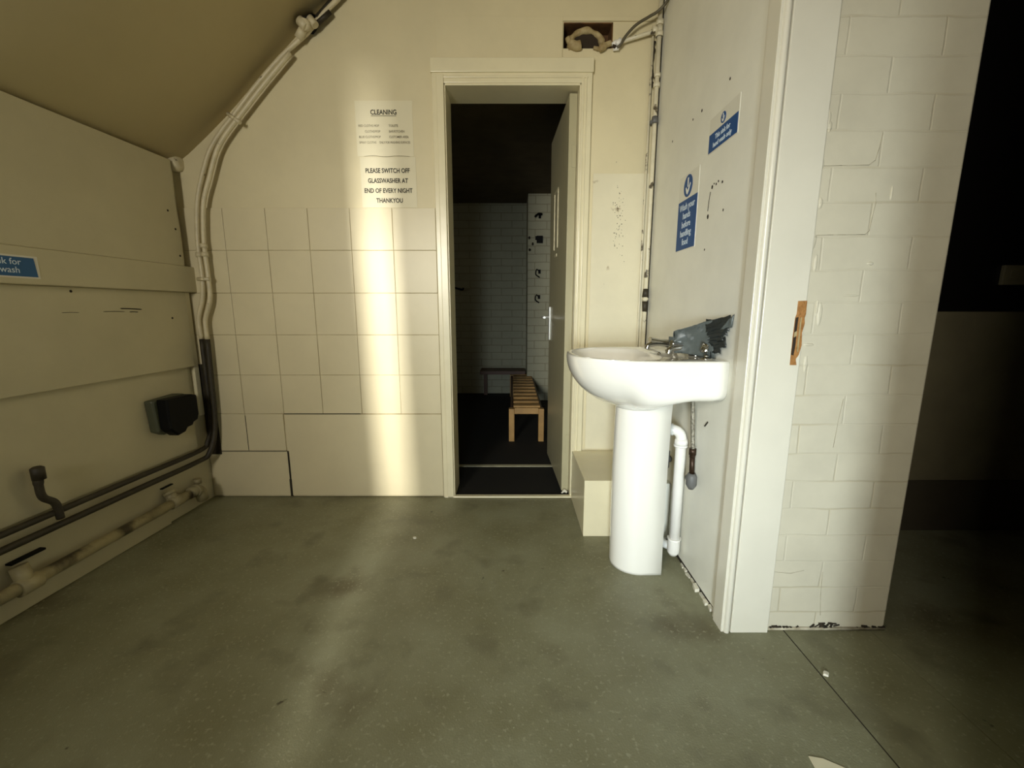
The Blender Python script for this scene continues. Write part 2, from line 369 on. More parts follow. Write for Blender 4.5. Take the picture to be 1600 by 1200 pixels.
crack(f, [(.948, .745), (.942, .68), (.938, .60)], .0010)
crack(f, [(.81, .20), (.86, .195), (.90, .205)], .0008); crack(f, [(.958, .20), (.962, .12), (.97, .05)], .001)
crack(f, [(.80, .004), (1.176, .004)], .005, 1.190)
struct(f.build('trim_15', M['crack']))
f = MB()
for k in range(46):
    t = random.random(); x = .80 + .375*t; zt = .012 + .012*math.exp(-((x-.99)/.07)**2)
    crack(f, [(x, random.uniform(.001, zt)), (x + random.uniform(.005, .02), random.uniform(.001, zt))], random.uniform(.0015, .004), 1.1905)
struct(f.build('trim_22', M['grime_and_gap_shade']))

# strike mortice torn out of the jamb
e = empty('broken_strike_mortice', (.787, 1.176, .93), 'splintered brown wood mortice where the lock strike was torn from the white jamb', 'broken lock recess')
f = MB()
prof2 = [(.776, 1.020), (.800, 1.021), (.8005, .985), (.798, .975), (.8005, .96), (.796, .935), (.799, .90), (.794, .873), (.787, .862), (.791, .845), (.773, .845), (.772, .92), (.773, .975), (.776, .985)]
def slab(mb, pr, y0, y1):
    mb.rings([[(x, y0, z) for x, z in pr], [(x, y1, z) for x, z in pr]], sm=False)
slab(f, prof2, 1.1745, 1.178); f.build('wood_recess', M['rawwood'], e)
f = MB(); slab(f, [(.774, .975), (.781, .977), (.780, .94), (.7815, .90), (.779, .872), (.7725, .874), (.7735, .93)], 1.1736, 1.1748); f.build('mortice_hole', M['rawdark'], e)
f = MB(); slab(f, [(.786, .975), (.789, .976), (.790, .88), (.786, .885)], 1.172, 1.1748); slab(f, [(.774, .935), (.780, .94), (.781, .926), (.774, .922)], 1.172, 1.175); f.build('splinter', M['foam'], e)

# screw holes and marks on panels
def dot(mb, x, y, z, r, ax):
    n_ = 10; q = []
    for j in range(n_):
        a = 2*PI*j/n_; u, v = math.cos(a)*r*random.uniform(.8, 1.2), math.sin(a)*r*1.3*random.uniform(.8, 1.2)
        q.append((x, y+u, z+v) if ax == 'x' else (x+u, y, z+v))
    mb.rings([q, [(p[0]-(.0012 if ax == 'x' else 0), p[1]-(.0012 if ax == 'y' else 0), p[2]) for p in q]])
f = MB()
for (y, z, r) in [(1.461,1.70,.0035),(1.658,1.692,.004),(1.734,1.693,.003),(1.939,1.691,.003),(1.528,1.403,.005),(1.457,1.40,.004),(1.545,1.311,.006),(1.436,1.31,.003),(1.551,1.203,.003),(1.50,1.405,.003),(1.485,1.41,.003),(1.515,1.41,.0025)]:
    dot(f, .6752, y, z, r, 'x')
f.tube([(.6745, 1.538, 1.39), (.6745, 1.545, 1.36), (.6745, 1.548, 1.33)], .0012, 6)
f.tube([(.6746, 1.42, .615), (.6746, 1.44, .595)], .003, 6)
struct(f.build('trim_16', M['grime_and_gap_shade']))
f = MB()
for s_, z, d in [(.115,1.44,.047),(.085,1.364,.047),(.078,1.245,.047),(.577,1.062,.031),(.152,.956,.031)]:
    p = L(s_, d, z); f.tube([p, p + LN*.001], .005, 8)
def lmark(a, b, r, d=.0305):
    f.tube(smooth_path([L(a[0], d, a[1]), L((a[0]+b[0])/2, d, (a[1]+b[1])/2 + .001), L(b[0], d, b[1])]), [.0003] + [r]*11 + [.0003], 6)
lmark((.40, 1.000), (.30, .996), .0022); lmark((.36, .986), (.32, .985), .0016); lmark((.47, .988), (.38, .987), .001); lmark((.56, .985), (.62, .985), .0009)
struct(f.build('trim_17', M['grime_and_gap_shade']))
f = MB()
for (x, z, r) in [(.514,1.54,.003),(.52,1.44,.003),(.50,1.30,.003),(.512,1.29,.002),(.505,1.48,.002),(.53,1.50,.002),(.495,1.36,.003),(.52,1.35,.002)]: dot(f, x, 2.1585, z, r*.7, 'y')
for k in range(60):
    z = random.gauss(1.45, .09); x = .515 + random.gauss(0, .012) + (1.45-z)*.05; dot(f, x, 2.1587, z, random.uniform(.0006, .0018), 'y')
for (x, y, z) in [(.18,4.598,1.72),(.215,4.598,1.66),(.185,4.598,1.60)]: dot(f, x, y, z, .012, 'y')
struct(f.build('trim_18', M['grime_and_gap_shade']))

# dark strip standing in for the shaded gap, and flaking debris, at the foot of the right wall
f = MB(); f.box((.6735, 1.25, 0), (.69, 2.1, .013)); struct(f.build('trim_19', M['grime_and_gap_shade']))
f = MB()
y = 1.27
while y < 1.53:
    l_ = random.uniform(.012, .04); x = .662 + random.uniform(-.003, .004)
    pr = [(x + random.uniform(-.005,.005), y), (x+.012, y+.002), (x+.014+random.uniform(-.003,.003), y+l_), (x+random.uniform(-.004,.004), y+l_*.9)]
    h = random.uniform(.005, .013)
    f.rings([[(a, b, 0) for a, b in pr], [(a, b, h) for a, b in pr]], sm=False); y += l_ + random.uniform(.001, .012)
tag(f.build('flaking_debris', M['chip']), 'row of flaking white filler crumbs along the foot of the right panel', 'debris', kind='stuff')

# ------------------------------------------------------------------ text
def text(s_, size, origin, xdir, updir, m, parent, name='lettering', align='CENTER', bold=0, sx=1.0):
    cu = bpy.data.curves.new(name, 'FONT'); cu.body = s_; cu.size = size; cu.align_x = align; cu.align_y = 'CENTER'; cu.offset = bold; cu.extrude = .0003
    cu.resolution_u = 3
    t = bpy.data.objects.new(name, cu); C.objects.link(t)
    dg = bpy.context.evaluated_depsgraph_get(); me = bpy.data.meshes.new_from_object(t.evaluated_get(dg)); bpy.data.objects.remove(t)
    me.materials.clear(); me.materials.append(m)
    X = Vector(xdir).normalized(); U = Vector(updir).normalized(); Nn = X.cross(U)
    me.transform(Matrix(((X.x*sx, U.x, Nn.x, origin[0]), (X.y*sx, U.y, Nn.y, origin[1]), (X.z*sx, U.z, Nn.z, origin[2]), (0, 0, 0, 1))))
    o = bpy.data.objects.new(name, me); C.objects.link(o); o.parent = parent; o.matrix_parent_inverse = Matrix.Translation(-parent.location)
    return o
def sheet(mb, x0, x1, z0, z1, y, curl=.0012, seed=0):
    nx, nz = 10, 14; i0 = len(mb.v)
    for j in range(nz+1):
        for i in range(nx+1):
            u, v = i/nx, j/nz
            mb.v.append((x0+(x1-x0)*u, y - .0006 - curl*abs(noise.noise((u*1.5+seed, v*2, 3)))*1.2, z0+(z1-z0)*v))
    for j in range(nz):
        for i in range(nx):
            a = i0 + j*(nx+1)+i; mb.f.append((a, a+1, a+nx+2, a+nx+1)); mb.smooth.append(False)
yN = 2.165
e = empty('paper_notice', (-.60, yN, 1.705), 'upper paper notice headed CLEANING on the cream back wall', 'notice')
f = MB(); sheet(f, -.728, -.462, 1.706, 1.945, yN, seed=1)
o = f.build('sheet', M['paper'], e); sm = o.modifiers.new('t', 'SOLIDIFY'); sm.thickness = .0006
yt = 2.1625
text('CLEANING', .029, (-.596, yt, 1.895), (1,0,0), (0,0,1), M['ink'], e, bold=.0006, sx=.86)
f = MB(); f.box((-.655, yt-.0004, 1.8795), (-.538, yt, 1.8815)); f.build('underline', M['ink'], e)
rows = [('RED CLOTHS MOP', 'TOILETS', 1.838), ('         CLOTHS/MOP', 'BAR/KITCHEN', 1.8135), ('BLUE CLOTHS/MOP', 'CUSTOMER AREA', 1.790), ('SPRAY CLOTHS', 'ONLY FOR WASHING SURFACES', 1.766)]
for k, (a, b, z) in enumerate(rows):
    text(a, .0145, (-.716, yt, z), (1,0,0), (0,0,1), M['inkfaint'], e, align='LEFT', sx=.80)
    text(b, .0145, (-.575 if k < 3 else -.622, yt, z), (1,0,0), (0,0,1), M['inkfaint'], e, align='LEFT', bold=.0002, sx=.80 if k < 3 else .68)
e = empty('paper_notice', (-.60, yN, 1.478), 'lower paper notice asking to switch off the glasswasher, just above the tiles', 'notice')
f = MB(); sheet(f, -.718, -.455, 1.478, 1.703, yN, seed=5)
o = f.build('sheet', M['paper'], e); sm = o.modifiers.new('t', 'SOLIDIFY'); sm.thickness = .0006
for k, s_ in enumerate(['PLEASE SWITCH OFF', 'GLASSWASHER AT', 'END OF EVERY NIGHT', 'THANKYOU']):
    text(s_, .0285, (-.590 + (0, 0, 0, .004)[k], yt-.001, 1.642 - .0445*k), (1,0,0), (0,0,1), M['ink'], e, bold=.0005, sx=.80)
e_ = MB(); e_.tube(smooth_path([(-.70, 2.1635, 1.706), (-.65, 2.162, 1.709), (-.60, 2.1615, 1.704), (-.54, 2.162, 1.708), (-.48, 2.1635, 1.706)]), [.0002]+[.0008]*23+[.0002], 6)
e_.build('curled_edge', M['inkfaint'], e)

# signs on the right wall (x direction along the wall runs towards the viewer)
def wall_sign(y0, y1, zb, zm, zt, cy, cz, cr, lines, size, gap, label, name='wall_sign', tz=None):
    e = empty(name, (.675, (y0+y1)/2, zb), label, 'sign')
    f = MB(); f.box((.6735, y0, zb), (.675, y1, zt)); f.build('backing', M['clearfilm'], e)
    f = MB(); f.box((.6725, y0+.003, zb+.003), (.6736, y1-.003, zm)); f.build('blue_panel', M['blue'], e)
    f = MB(); f.tube([(.6737, cy, cz), (.6725, cy, cz)], cr, 28); f.build('symbol_disc', M['blue'], e)
    # pictogram: running water above a cupped hand
    f = MB(); q = .0
    def poly(pts):
        a = [(.6727, cy - px_*cr, cz + pz*cr) for px_, pz in pts]; f.rings([a, [(.6718, p[1], p[2]) for p in a]], sm=False)
    poly([(-.12,.72),(.12,.72),(.10,-.1),(-.10,-.1)])
    poly([(-.5,-.15),(-.38,-.05),(-.05,-.42),(.30,-.05),(.52,.20),(.60,.08),(.25,-.55),(-.05,-.78),(-.30,-.62)])
    f.build('pictogram', M['white'], e)
    for k, s_ in enumerate(lines):
        text(s_, size, (.6722, (y0+y1)/2, tz - gap*k), (0,-1,0), (0,0,1), M['signtext'], e, bold=.0004, sx=.92)
    return e
wall_sign(1.383, 1.578, 1.517, 1.578, 1.628, 1.482, 1.600, .0165, ['This sink for', 'hand wash only'], .0215, .0225, 'wide blue and white hand wash sign, the higher one on the right wall', tz=1.559)
wall_sign(1.638, 1.82, 1.226, 1.415, 1.508, 1.733, 1.462, .040, ['Wash your', 'hands', 'before', 'handling', 'food'], .034, .033, 'tall blue and white sign about washing hands before handling food', tz=1.388)
# blue sign on the ledge of the left wall
e = empty('wall_sign', L(.8, .05, 1.10), 'dull blue sign on the left wall ledge, cut by the photo edge', 'sign')
f = MB(); f.box((.683, .05, 1.098), (.91, .0512, 1.170), L); f.build('backing', M['offwhite'], e)
f = MB()
f.rings([[L(s_, d, z) for s_, z in [(.690, 1.103), (.905, 1.103), (.905, 1.164), (.695, 1.164)]] for d in (.0512, .0525)], sm=False); f.build('blue_panel', M['blueold'], e)
for k, s_ in enumerate(['This sink for', 'foods wash']):
    p = L(.80, .0528, 1.148 - .026*k); text(s_, .028, p, -LU, (0,0,1), M['signtext'], e, sx=.95)

# ------------------------------------------------------------------ wash basin
CY = 1.565
def outline(k, n_=64, x_in=0.0):
    """D-shaped plan: nose towards -x, straight back on the wall; k scales about the middle"""
    pts = []
    for j in range(n_):
        a = 2*PI*j/n_
        c, s_ = math.cos(a), math.sin(a)
        if c > 0:   # towards the wall: boxy
            x = .50 + .170*(abs(c)**.25)*1; yv = .265*math.copysign(abs(s_)**.30, s_)
            if abs(s_) > abs(c): x = .50 + .170*min(1, (abs(c)/abs(s_))**1.0); yv = math.copysign(.265, s_)
            else: x = .670; yv = .265*(s_/abs(c))
            yv *= 1.0
        else:
            x = .50 - .295*(abs(c)**.95); yv = .265*math.copysign(abs(s_)**.84, s_)
        pts.append((x, yv, c))
    return pts
base = outline(1)
ZR = .838
f = MB(); rings = []
cx = .50
# outer skin: elliptical at the nose, boxy at the back
NS = 14
for i in range(NS+1):
    a = (i/NS)*PI/2
    ring = []
    for x, yv, c in base:
        wf = min(1, max(0, (.60 - x)/.25)); wf = wf*wf*(3-2*wf)
        nfr = 1.95*wf + 10*(1-wf)
        sc = max(.0, math.cos(a))**(2/nfr); dz = math.sin(a)**(2/nfr)
        sc = .16 + .84*sc
        D = .122 + .058*wf
        ring.append((cx - .03*(1-sc) + (x-cx)*sc, CY + yv*sc, ZR - .012 - D*dz))
    rings.append(ring)
rings.reverse()
# rolled rim then inner bowl
def plain(sc, z, dx=0): return [(cx + dx + (x-cx)*sc, CY + yv*sc, z) for x, yv, c in base]
rings.append(plain(.998, ZR-.004)); rings.append(plain(.988, ZR)); rings.append(plain(.965, ZR + .001))
def bowl(k, z):
    r = []
    for j in range(64):
        a = 2*PI*j/64; c, s_ = math.cos(a), math.sin(a)
        x = .385 + (.135 if c > 0 else .155)*math.copysign(abs(c)**.75, c)*k
        r.append((x, CY + .222*math.copysign(abs(s_)**.85, s_)*k, z))
    return r
rings.append(bowl(1.04, ZR + .000)); rings.append(bowl(1.0, ZR - .006)); rings.append(bowl(.97, ZR - .02)); rings.append(bowl(.90, ZR-.07)); rings.append(bowl(.75, ZR-.115)); rings.append(bowl(.45, ZR-.135)); rings.append(bowl(.12, ZR-.14))
f.rings(rings)
B = empty('wash_basin', (.50, CY, .66), 'white ceramic wash basin on a pedestal against the right wall', 'wash basin')
bo = f.build('bowl', M['porcelain'], B)
f = MB(); f.tube([(.385, CY, ZR-.141), (.385, CY, ZR-.136)], [.024, .022], 20); f.build('waste_outlet', M['chrome'], B)
# tap-hole plug on the deck
f = MB(); f.tube([(.625, 1.365, ZR), (.625, 1.365, ZR+.006)], [.021, .019], 20); f.tube([(.625, 1.365, ZR+.006), (.625, 1.365, ZR+.016)], [.008, .006], 14); f.build('hole_cap', M['chrome'], B)
def tap(x, y, dx, dy, lx, lz):
    t = MB()
    t.tube([(x, y, ZR), (x, y, ZR+.008)], .024, 20)
    t.tube([(x, y, ZR+.008), (x, y, ZR+.04)], [.018, .015], 18)
    t.tube(smooth_path([(x, y, ZR+.022), (x-.04, y+dy*.01, ZR+.030), (x-.085, y+dy*.015, ZR+.026), (x-.095, y+dy*.015, ZR+.008)]), .0105, 14)
    o = t.build('tap', M['chrome'], B)
    t = MB(); t.tube([(x, y, ZR+.036), (x, y, ZR+.048)], [.016, .013], 18)
    t.tube([(x+.01, y, ZR+.034), (x+lx*.55, y+dy*.5, ZR+.034+lz*.55), (x+lx*.93, y+dy*.9, ZR+.034+lz*.95), (x+lx, y+dy, ZR+.034+lz)], [.0105, .0065, .0085, .0095], 12)
    l_ = t.build('lever', M['chrome'], None); l_.parent = o
    l_.matrix_parent_inverse = Matrix()
    return o
tap(.630, 1.455, 0, -.015, -.092, .012)
tap(.610, 1.625, 0, -.03, -.095, .014)
f = MB(); f.tube([(.52, 1.50, ZR+.001), (.52, 1.50, ZR+.010)], [.007, .004], 12); f.build('chain_stay', M['chrome'], B)

# pedestal
P_ = empty('basin_pedestal', (.49, CY, 0), 'tall white ceramic pedestal column under the wash basin', 'pedestal')
f = MB()
def ped(z, wdt, x0, x1, th=0):
    pts = []; n_ = 20
    for j in range(n_+1):
        a = PI/2 + PI*j/n_
        pts.append((x0 + wdt + math.cos(a)*wdt*1.0, CY + math.sin(a)*wdt, z))
    out = [(x1, CY + wdt*.98, z)] + pts + [(x1, CY - wdt*.98, z)]
    inn = [(x1, CY - wdt*.98 + .012, z)] + [(x0 + wdt + math.cos(PI/2 + PI*j/n_)*(wdt-.012), CY + math.sin(PI/2 + PI*j/n_)*(wdt-.012), z) for j in range(n_, -1, -1)] + [(x1, CY + wdt*.98 - .012, z)]
    return out + inn
zs = [0, .01, .2, .4, .55, .63, .662, .672]
rs = []
for z in zs:
    t = z/.66; wd = .098 - .006*math.sin(min(1, t)*PI)*1 if z < .65 else .100
    rs.append(ped(z, wd, .393 - .004*math.sin(min(1,t)*PI), .568))
f.rings(rs, sm=True); f.build('column', M['porcelain'], P_)
f = MB()
f.rings([[(.485 + math.cos(2*PI*j/40)*.112*k, CY + math.sin(2*PI*j/40)*.108*k, z) for j in range(40)] for k, z in [(.88, .640), (.97, .652), (1.0, .668), (.98, .688)]])
f.build('collar', M['porcelain'], P_)

# crumpled grey plastic over the taps
G = empty('crumpled_bag', (.63, 1.40, ZR), 'crumpled dark grey plastic bag lying over the basin taps', 'plastic bag')
def crumple(mb, corners, nu, nv, amp, seed, edge=0.0, bulge=0.0):
    a, b, c, d = [Vector(p) for p in corners]; i0 = len(mb.v)
    nrm = (b-a).cross(d-a).normalized()
    for j in range(nv+1):
        for i in range(nu+1):
            u, v = i/nu, j/nv
            p = a*(1-u)*(1-v) + b*u*(1-v) + c*u*v + d*(1-u)*v
            q = noise.noise((u*3+seed, v*3, seed)) + .5*noise.noise((u*9+seed, v*9, 2))
            p = p + nrm*(q*amp + bulge*math.sin(PI*u)*math.sin(PI*v))
            if edge: p += Vector((0, 0, edge*noise.noise((u*12, seed, v*3))))
            mb.v.append(tuple(p))
    for j in range(nv):
        for i in range(nu):
            k = i0 + j*(nu+1)+i; mb.f.append((k, k+1, k+nu+2, k+nu+1)); mb.smooth.append((i + j) % 5 != 0)
f = MB()
crumple(f, [(.560,1.46,.85), (.655,1.37,.842), (.658,1.35,.972), (.545,1.44,.925)], 14, 10, .010, 1.3, bulge=-.012)
crumple(f, [(.545,1.44,.925), (.658,1.35,.972), (.668,1.47,.955), (.580,1.52,.915)], 12, 8, .006, 7.7)
crumple(f, [(.560,1.46,.85), (.545,1.44,.925), (.580,1.52,.915), (.600,1.53,.85)], 8, 8, .006, 4.1)
crumple(f, [(.600,1.53,.85), (.580,1.52,.915), (.668,1.47,.955), (.668,1.47,.85)], 8, 8, .006, 5.5)
o = f.build('smooth_sheet', M['bag'], G); sm = o.modifiers.new('t', 'SOLIDIFY'); sm.thickness = .0015
f = MB()
for k in range(11):
    t = k/10
    z0 = .955 - .095*t; z1 = [.950, .968, .958, .945, .930, .912, .892, .902, .893, .872, .852][k]
    x1 = [.665, .668, .668, .666, .663, .660, .655, .664, .662, .655, .640][k]
    y1 = [1.33, 1.305, 1.305, 1.31, 1.315, 1.33, 1.345, 1.32, 1.315, 1.33, 1.36][k]
    crumple(f, [(.625+.02*t,1.385,z0-.010), (x1,y1,z1-.012), (x1+.001,y1+.012,z1+.012), (.625+.02*t,1.385,z0+.012)], 8, 3, .004, k*2.3, edge=.005)
o = f.build('bunched_folds', M['bagdark'], G); sm = o.modifiers.new('t', 'SOLIDIFY'); sm.thickness = .0012
f = MB(); crumple(f, [(.648,1.335,.935), (.668,1.302,.945), (.670,1.298,.985), (.655,1.32,.955)], 6, 4, .004, 9.1, edge=.01)
o = f.build('torn_flap', M['bag'], G); sm = o.modifiers.new('t', 'SOLIDIFY'); sm.thickness = .0012
f = MB(); crumple(f, [(.545,1.475,.875), (.558,1.455,.868), (.552,1.45,.905), (.540,1.47,.905)], 5, 5, .003, 3.1)
o = f.build('torn_flap', M['bag'], G); sm = o.modifiers.new('t', 'SOLIDIFY'); sm.thickness = .0012
f = MB()
for (a, b, c, d) in [((.606,1.372,.862),(.626,1.358,.858),(.624,1.352,.885),(.612,1.368,.895))]:
    crumple(f, [a, b, c, d], 6, 6, .008, a[0]*50)
o = f.build('crumpled_clear_film', M['chrome'], G); sm = o.modifiers.new('t', 'SOLIDIFY'); sm.thickness = .001

# plumbing under the basin
f = MB(); W = empty('waste_pipe', (.655, 1.56, .08), 'bright white plastic waste pipe dropping behind the basin pedestal', 'waste pipe')
f.tube(bend([(.56, 1.58, .548), (.641, 1.55, .548), (.641, 1.55, .08)], .045, 8), .0195, 18); f.build('pipe', M['whitepipe'], W)
f = MB()
f.tube([(.575, 1.575, .548), (.598, 1.566, .548)], .0245, 18); f.tube([(.604, 1.564, .548), (.612, 1.561, .548)], .0235, 18); f.tube([(.641, 1.55, .515), (.641, 1.55, .492)], [.022, .0265], 18); f.tube([(.641,1.55,.492),(.641,1.55,.484)], .0265, 18)
f.build('elbow_collar', M['whitepipe'], W)
f = MB(); f.tube([(.641, 1.55, .108), (.641, 1.55, .100), (.640, 1.55, .050), (.640, 1.55, .034)], [.0265, .0235, .0235, .013], 18)
f.tube(bend([(.638, 1.57, .060), (.610, 1.60, .060), (.60, 1.75, .060)], .02), .017, 16); f.build('foot_elbow', M['whitepipe'], W)
H_ = empty('tap_supply_hose', (.655, 1.51, .37), 'braided steel hose and copper pipe under the right side of the basin', 'supply hose')
f = MB(); f.tube(smooth_path([(.638, 1.475, .72), (.645, 1.475, .62), (.648, 1.468, .54), (.650, 1.465, .50)]), .0075, 12); f.build('braided_hose', M['braid'], H_)
f = MB(); f.tube([(.650, 1.465, .505), (.650, 1.465, .482)], .0135, 6); f.tube([(.650, 1.465, .49), (.650, 1.465, .472)], .0105, 12); f.build('nut', M['copper'], H_)
f = MB(); f.tube([(.650, 1.465, .478), (.652, 1.462, .40)], .0095, 12); f.build('copper_pipe', M['copper'], H_)
f = MB(); f.tube([(.652, 1.462, .412), (.652, 1.462, .400), (.652, 1.462, .368), (.652, 1.462, .352)], [.013, .0185, .0185, .009], 14)
f.tube([(.652, 1.462, .382), (.652, 1.492, .385)], .013, 12); f.build('grey_cap', M['greycap'], H_)
H2 = empty('tap_supply_hose', (.60, 1.64, .3), 'dark supply hose half hidden between pedestal and white waste pipe', 'supply hose')
f = MB(); f.tube(smooth_path([(.615, 1.66, .70), (.630, 1.675, .58), (.634, 1.68, .48)]), .0085, 10); f.build('hose', M['dirtypipe'], H2)
f = MB(); f.tube([(.634, 1.68, .49), (.636, 1.69, .39)], .011, 10); f.build('pipe', M['greypipe'], H2)
f = MB(); f.tube([(.636, 1.69, .42), (.636, 1.69, .35)], .019, 12); f.tube([(.636, 1.69, .385), (.66, 1.70, .38)], .014, 12); f.build('grey_cap', M['greycap'], H2)

# boxed-in step beside the pedestal
f = MB(); f.box((.316, 1.749, 0), (.62, 2.155, .262)); tag(f.build('boxed_in_step', M['trim'], bevel=.003), 'low cream box on the floor between the doorway and the pedestal', 'box')
f = MB(); f.box((.622, 1.70, .016), (.6745, 2.155, .27)); tag(f.build('pipe_boxing', M['panel'], bevel=.003), 'narrow pale boxing along the wall foot behind the waste pipe', 'pipe boxing')

# ------------------------------------------------------------------ door and its furniture
DH = Vector((.291, 2.205, 0)); ang = math.radians(2.6)
D = empty('door_1', DH); struct(D)
def Dt(x, y, z):   # x to the right of the leaf face, y along the leaf
    c, s_ = math.cos(ang), math.sin(ang); return (DH.x + (x)*c - y*s_, DH.y + x*s_ + y*c, z)
f = MB(); f.box((-.020, 0, .012), (.018, .62, 1.995), Dt); f.build('leaf', M['door'], D, bevel=.002)
f = MB(); f.box((-.0235, .30, 1.34), (-.0195, .315, 1.66), Dt); f.box((-.0235, .30, 1.65), (-.0195, .44, 1.66), Dt); f.box((-.0235,.43,1.34),(-.0195,.44,1.66),Dt); f.build('vision_panel_bead', M['trim'], D)
f = MB(); f.box((-.029, .548, .80), (-.020, .588, 1.01), Dt); hp = f.build('handle_plate', M['steel'], D, bevel=.003)
f = MB(); a = Dt(-.028, .568, .945); b = Dt(-.070, .568, .945); c = Dt(-.070, .46, .945); f.tube(bend([a, b, c], .012), .0075, 12)
hl = f.build('lever', M['steel'], None); hl.parent = hp
f = MB(); f.box((-.022, .33, 1.295), (-.0198, .40, 1.31), Dt); f.build('paint_scar', M['trim'], D)
for z in (1.72, .28):
    f = MB(); f.box((-.004, -.0025, z-.05), (.017, .0005, z+.05), Dt); f.build('hinge', M['door'], D, bevel=.001)
f = MB(); f.tube([(.30, 2.18, .014), (.285, 2.19, .020), (.27, 2.17, .016)], [.006, .010, .004], 8); tag(f.build('rubble', M['chip']), 'small pale lump of rubble at the hinge foot of the doorway', 'debris')

# benches in the store room
Bn = empty('slatted_bench', (.11, 3.12, 0), 'low slatted pale wooden bench running back through the dark doorway', 'bench')
for (x, y) in [(-.024, 3.12), (.20, 3.12), (-.024, 4.80), (.20, 4.80)]:
    f = MB(); f.box((x, y, 0), (x+.042, y+.05, .255)); f.build('leg', M['wood'], Bn, bevel=.003)
f = MB(); f.box((.018, 3.125, .215), (.20, 3.145, .262)); f.build('end_rail', M['wood'], Bn, bevel=.002)
for x in (-.012, .215):
    f = MB(); f.box((x, 3.17, .20), (x+.02, 4.80, .245)); f.build('side_rail', M['woodred'], Bn, bevel=.002)
y = 3.16
while y < 4.82:
    f = MB(); f.box((.012, y, .256), (.215, y+.085, .272)); f.build('slat', M['wood'], Bn, bevel=.003); y += .155
B2 = empty('wall_bench', (-.2, 4.8, 0), 'dark red wooden bench against the back brick wall of the store', 'bench')
f = MB(); f.box((-.36, 4.72, .27), (.15, 4.98, .31)); f.build('seat', M['woodred'], B2, bevel=.003)
for x in (-.33, .09):
    f = MB(); f.box((x, 4.90, 0), (x+.04, 4.94, .27)); f.build('leg', M['woodred'], B2)

# hooks on the store pier
def hook(x, z, kind, label):
    e = empty('wall_hook', (x, 4.59, z), label, 'hook', None)
    f = MB(); f.box((x-.012, 4.585, z-.02), (x+.012, 4.60, z+.02)); f.build('plate', M['black'], e)
    f = MB()
    if kind == 0: f.tube(smooth_path([(x, 4.585, z), (x-.03, 4.57, z+.02), (x-.04, 4.56, z-.03), (x, 4.57, z-.06)]), .006, 8)
    elif kind == 1: f.tube(smooth_path([(x+.02, 4.585, z+.02), (x-.02, 4.56, z+.015), (x-.055, 4.55, z-.015)]), [.012]*6+[.010]*6+[.003], 8)
    else: f.box((x-.03, 4.56, z-.035), (x+.03, 4.585, z+.035)); f.box((x-.045, 4.555, z-.005), (x-.02, 4.58, z+.03))
    f.build('hook_arm', M['black'], e)
hook(.285, 1.93, 1, 'pointed black hook, highest on the white store wall beside the door')
hook(.285, 1.70, 2, 'square black bracket on the white store wall above the looped hooks')
hook(.287, 1.38, 0, 'upper black looped hook seen past the door edge')
hook(.285, 1.12, 0, 'lower black looped hook seen past the door edge')
e = empty('wall_hook', (-.60, 4.95, 1.23), 'small dark hook on the left of the store room back wall', 'hook')
f = MB(); f.tube(smooth_path([(-.66, 4.99, 1.235), (-.61, 4.95, 1.22), (-.56, 4.93, 1.21), (-.55, 4.93, 1.23)]), .010, 8); f.build('hook_arm', M['black'], e)

# ------------------------------------------------------------------ pipes in the back left corner
def clip(parent, p, q, r):
    f = MB(); f.tube([p, q], r, 10); f.build('clip', M['paintpipe'], parent)
yA, yB = 2.132, 2.118
R1 = empty('heating_pipe', (-1.5, yA, .3), 'upper run of the paired cream heating pipes following the arch, nearer the ceiling', 'pipe')
pathA = [(-.74,yA,2.355),(-.842,yA,2.27),(-.909,yA,2.205),(-1.03,yA,2.112),(-1.158,yA,1.992),(-1.275,yA,1.868),(-1.345,yA,1.795),(-1.405,yA,1.715),(-1.455,yA,1.60),(-1.487,yA,1.50),(-1.502,yA,1.395),(-1.510,yA,1.29),(-1.508,yA,1.16),(-1.520,yA,1.05),(-1.548,yA,.965),(-1.553,yA,.93),(-1.550,yA,.85)]
f = MB(); f.tube(smooth_path(pathA, 4), .0105, 12); f.build('pipe', M['paintpipe'], R1)
f = MB(); f.tube(smooth_path([(-1.550,yA,.85), (-1.551,yA,.6), (-1.556,yA,.42), (-1.562,2.10,.33)] + [tuple(L(s_, .045, .295)) for s_ in (.12, .5, 1.2, 2.4)], 5), .011, 12); f.build('dirty_pipe', M['dirtypipe'], R1)
R2 = empty('heating_pipe', (-1.46, yB, .3), 'lower run of the paired cream heating pipes following the arch, nearer the wall', 'pipe')
pathB = [(-.985,yB,2.118),(-1.12,yB,1.985),(-1.235,yB,1.865),(-1.31,yB,1.785),(-1.362,yB,1.712),(-1.408,yB,1.60),(-1.447,yB,1.50),(-1.463,yB,1.395),(-1.471,yB,1.29),(-1.470,yB,1.16),(-1.474,yB,1.05),(-1.504,yB,.965),(-1.512,yB,.93),(-1.512,yB,.85)]
f = MB(); f.tube(smooth_path(pathB, 4), .0105, 12); f.build('pipe', M['paintpipe'], R2)
f = MB(); f.tube(smooth_path([(-1.512,yB,.85), (-1.518,yB,.6), (-1.528,yB,.40), (-1.545,2.08,.275)] + [tuple(L(s_, .045, .245)) for s_ in (.14, .5, 1.2, 2.4)], 5), .012, 12); f.build('dirty_pipe', M['dirtypipe'], R2)
for p in [(-1.473, 1.295), (-1.472, 1.255)]:
    f = MB(); f.tube([(p[0], yB, p[1]+.010), (p[0], yB, p[1]-.010)], .0155, 12); f.build('coupling', M['paintpipe'], R2)
f = MB(); f.tube([(-1.510, yA, 1.265), (-1.510, yA, 1.245)], .0155, 12); f.build('coupling', M['paintpipe'], R1)
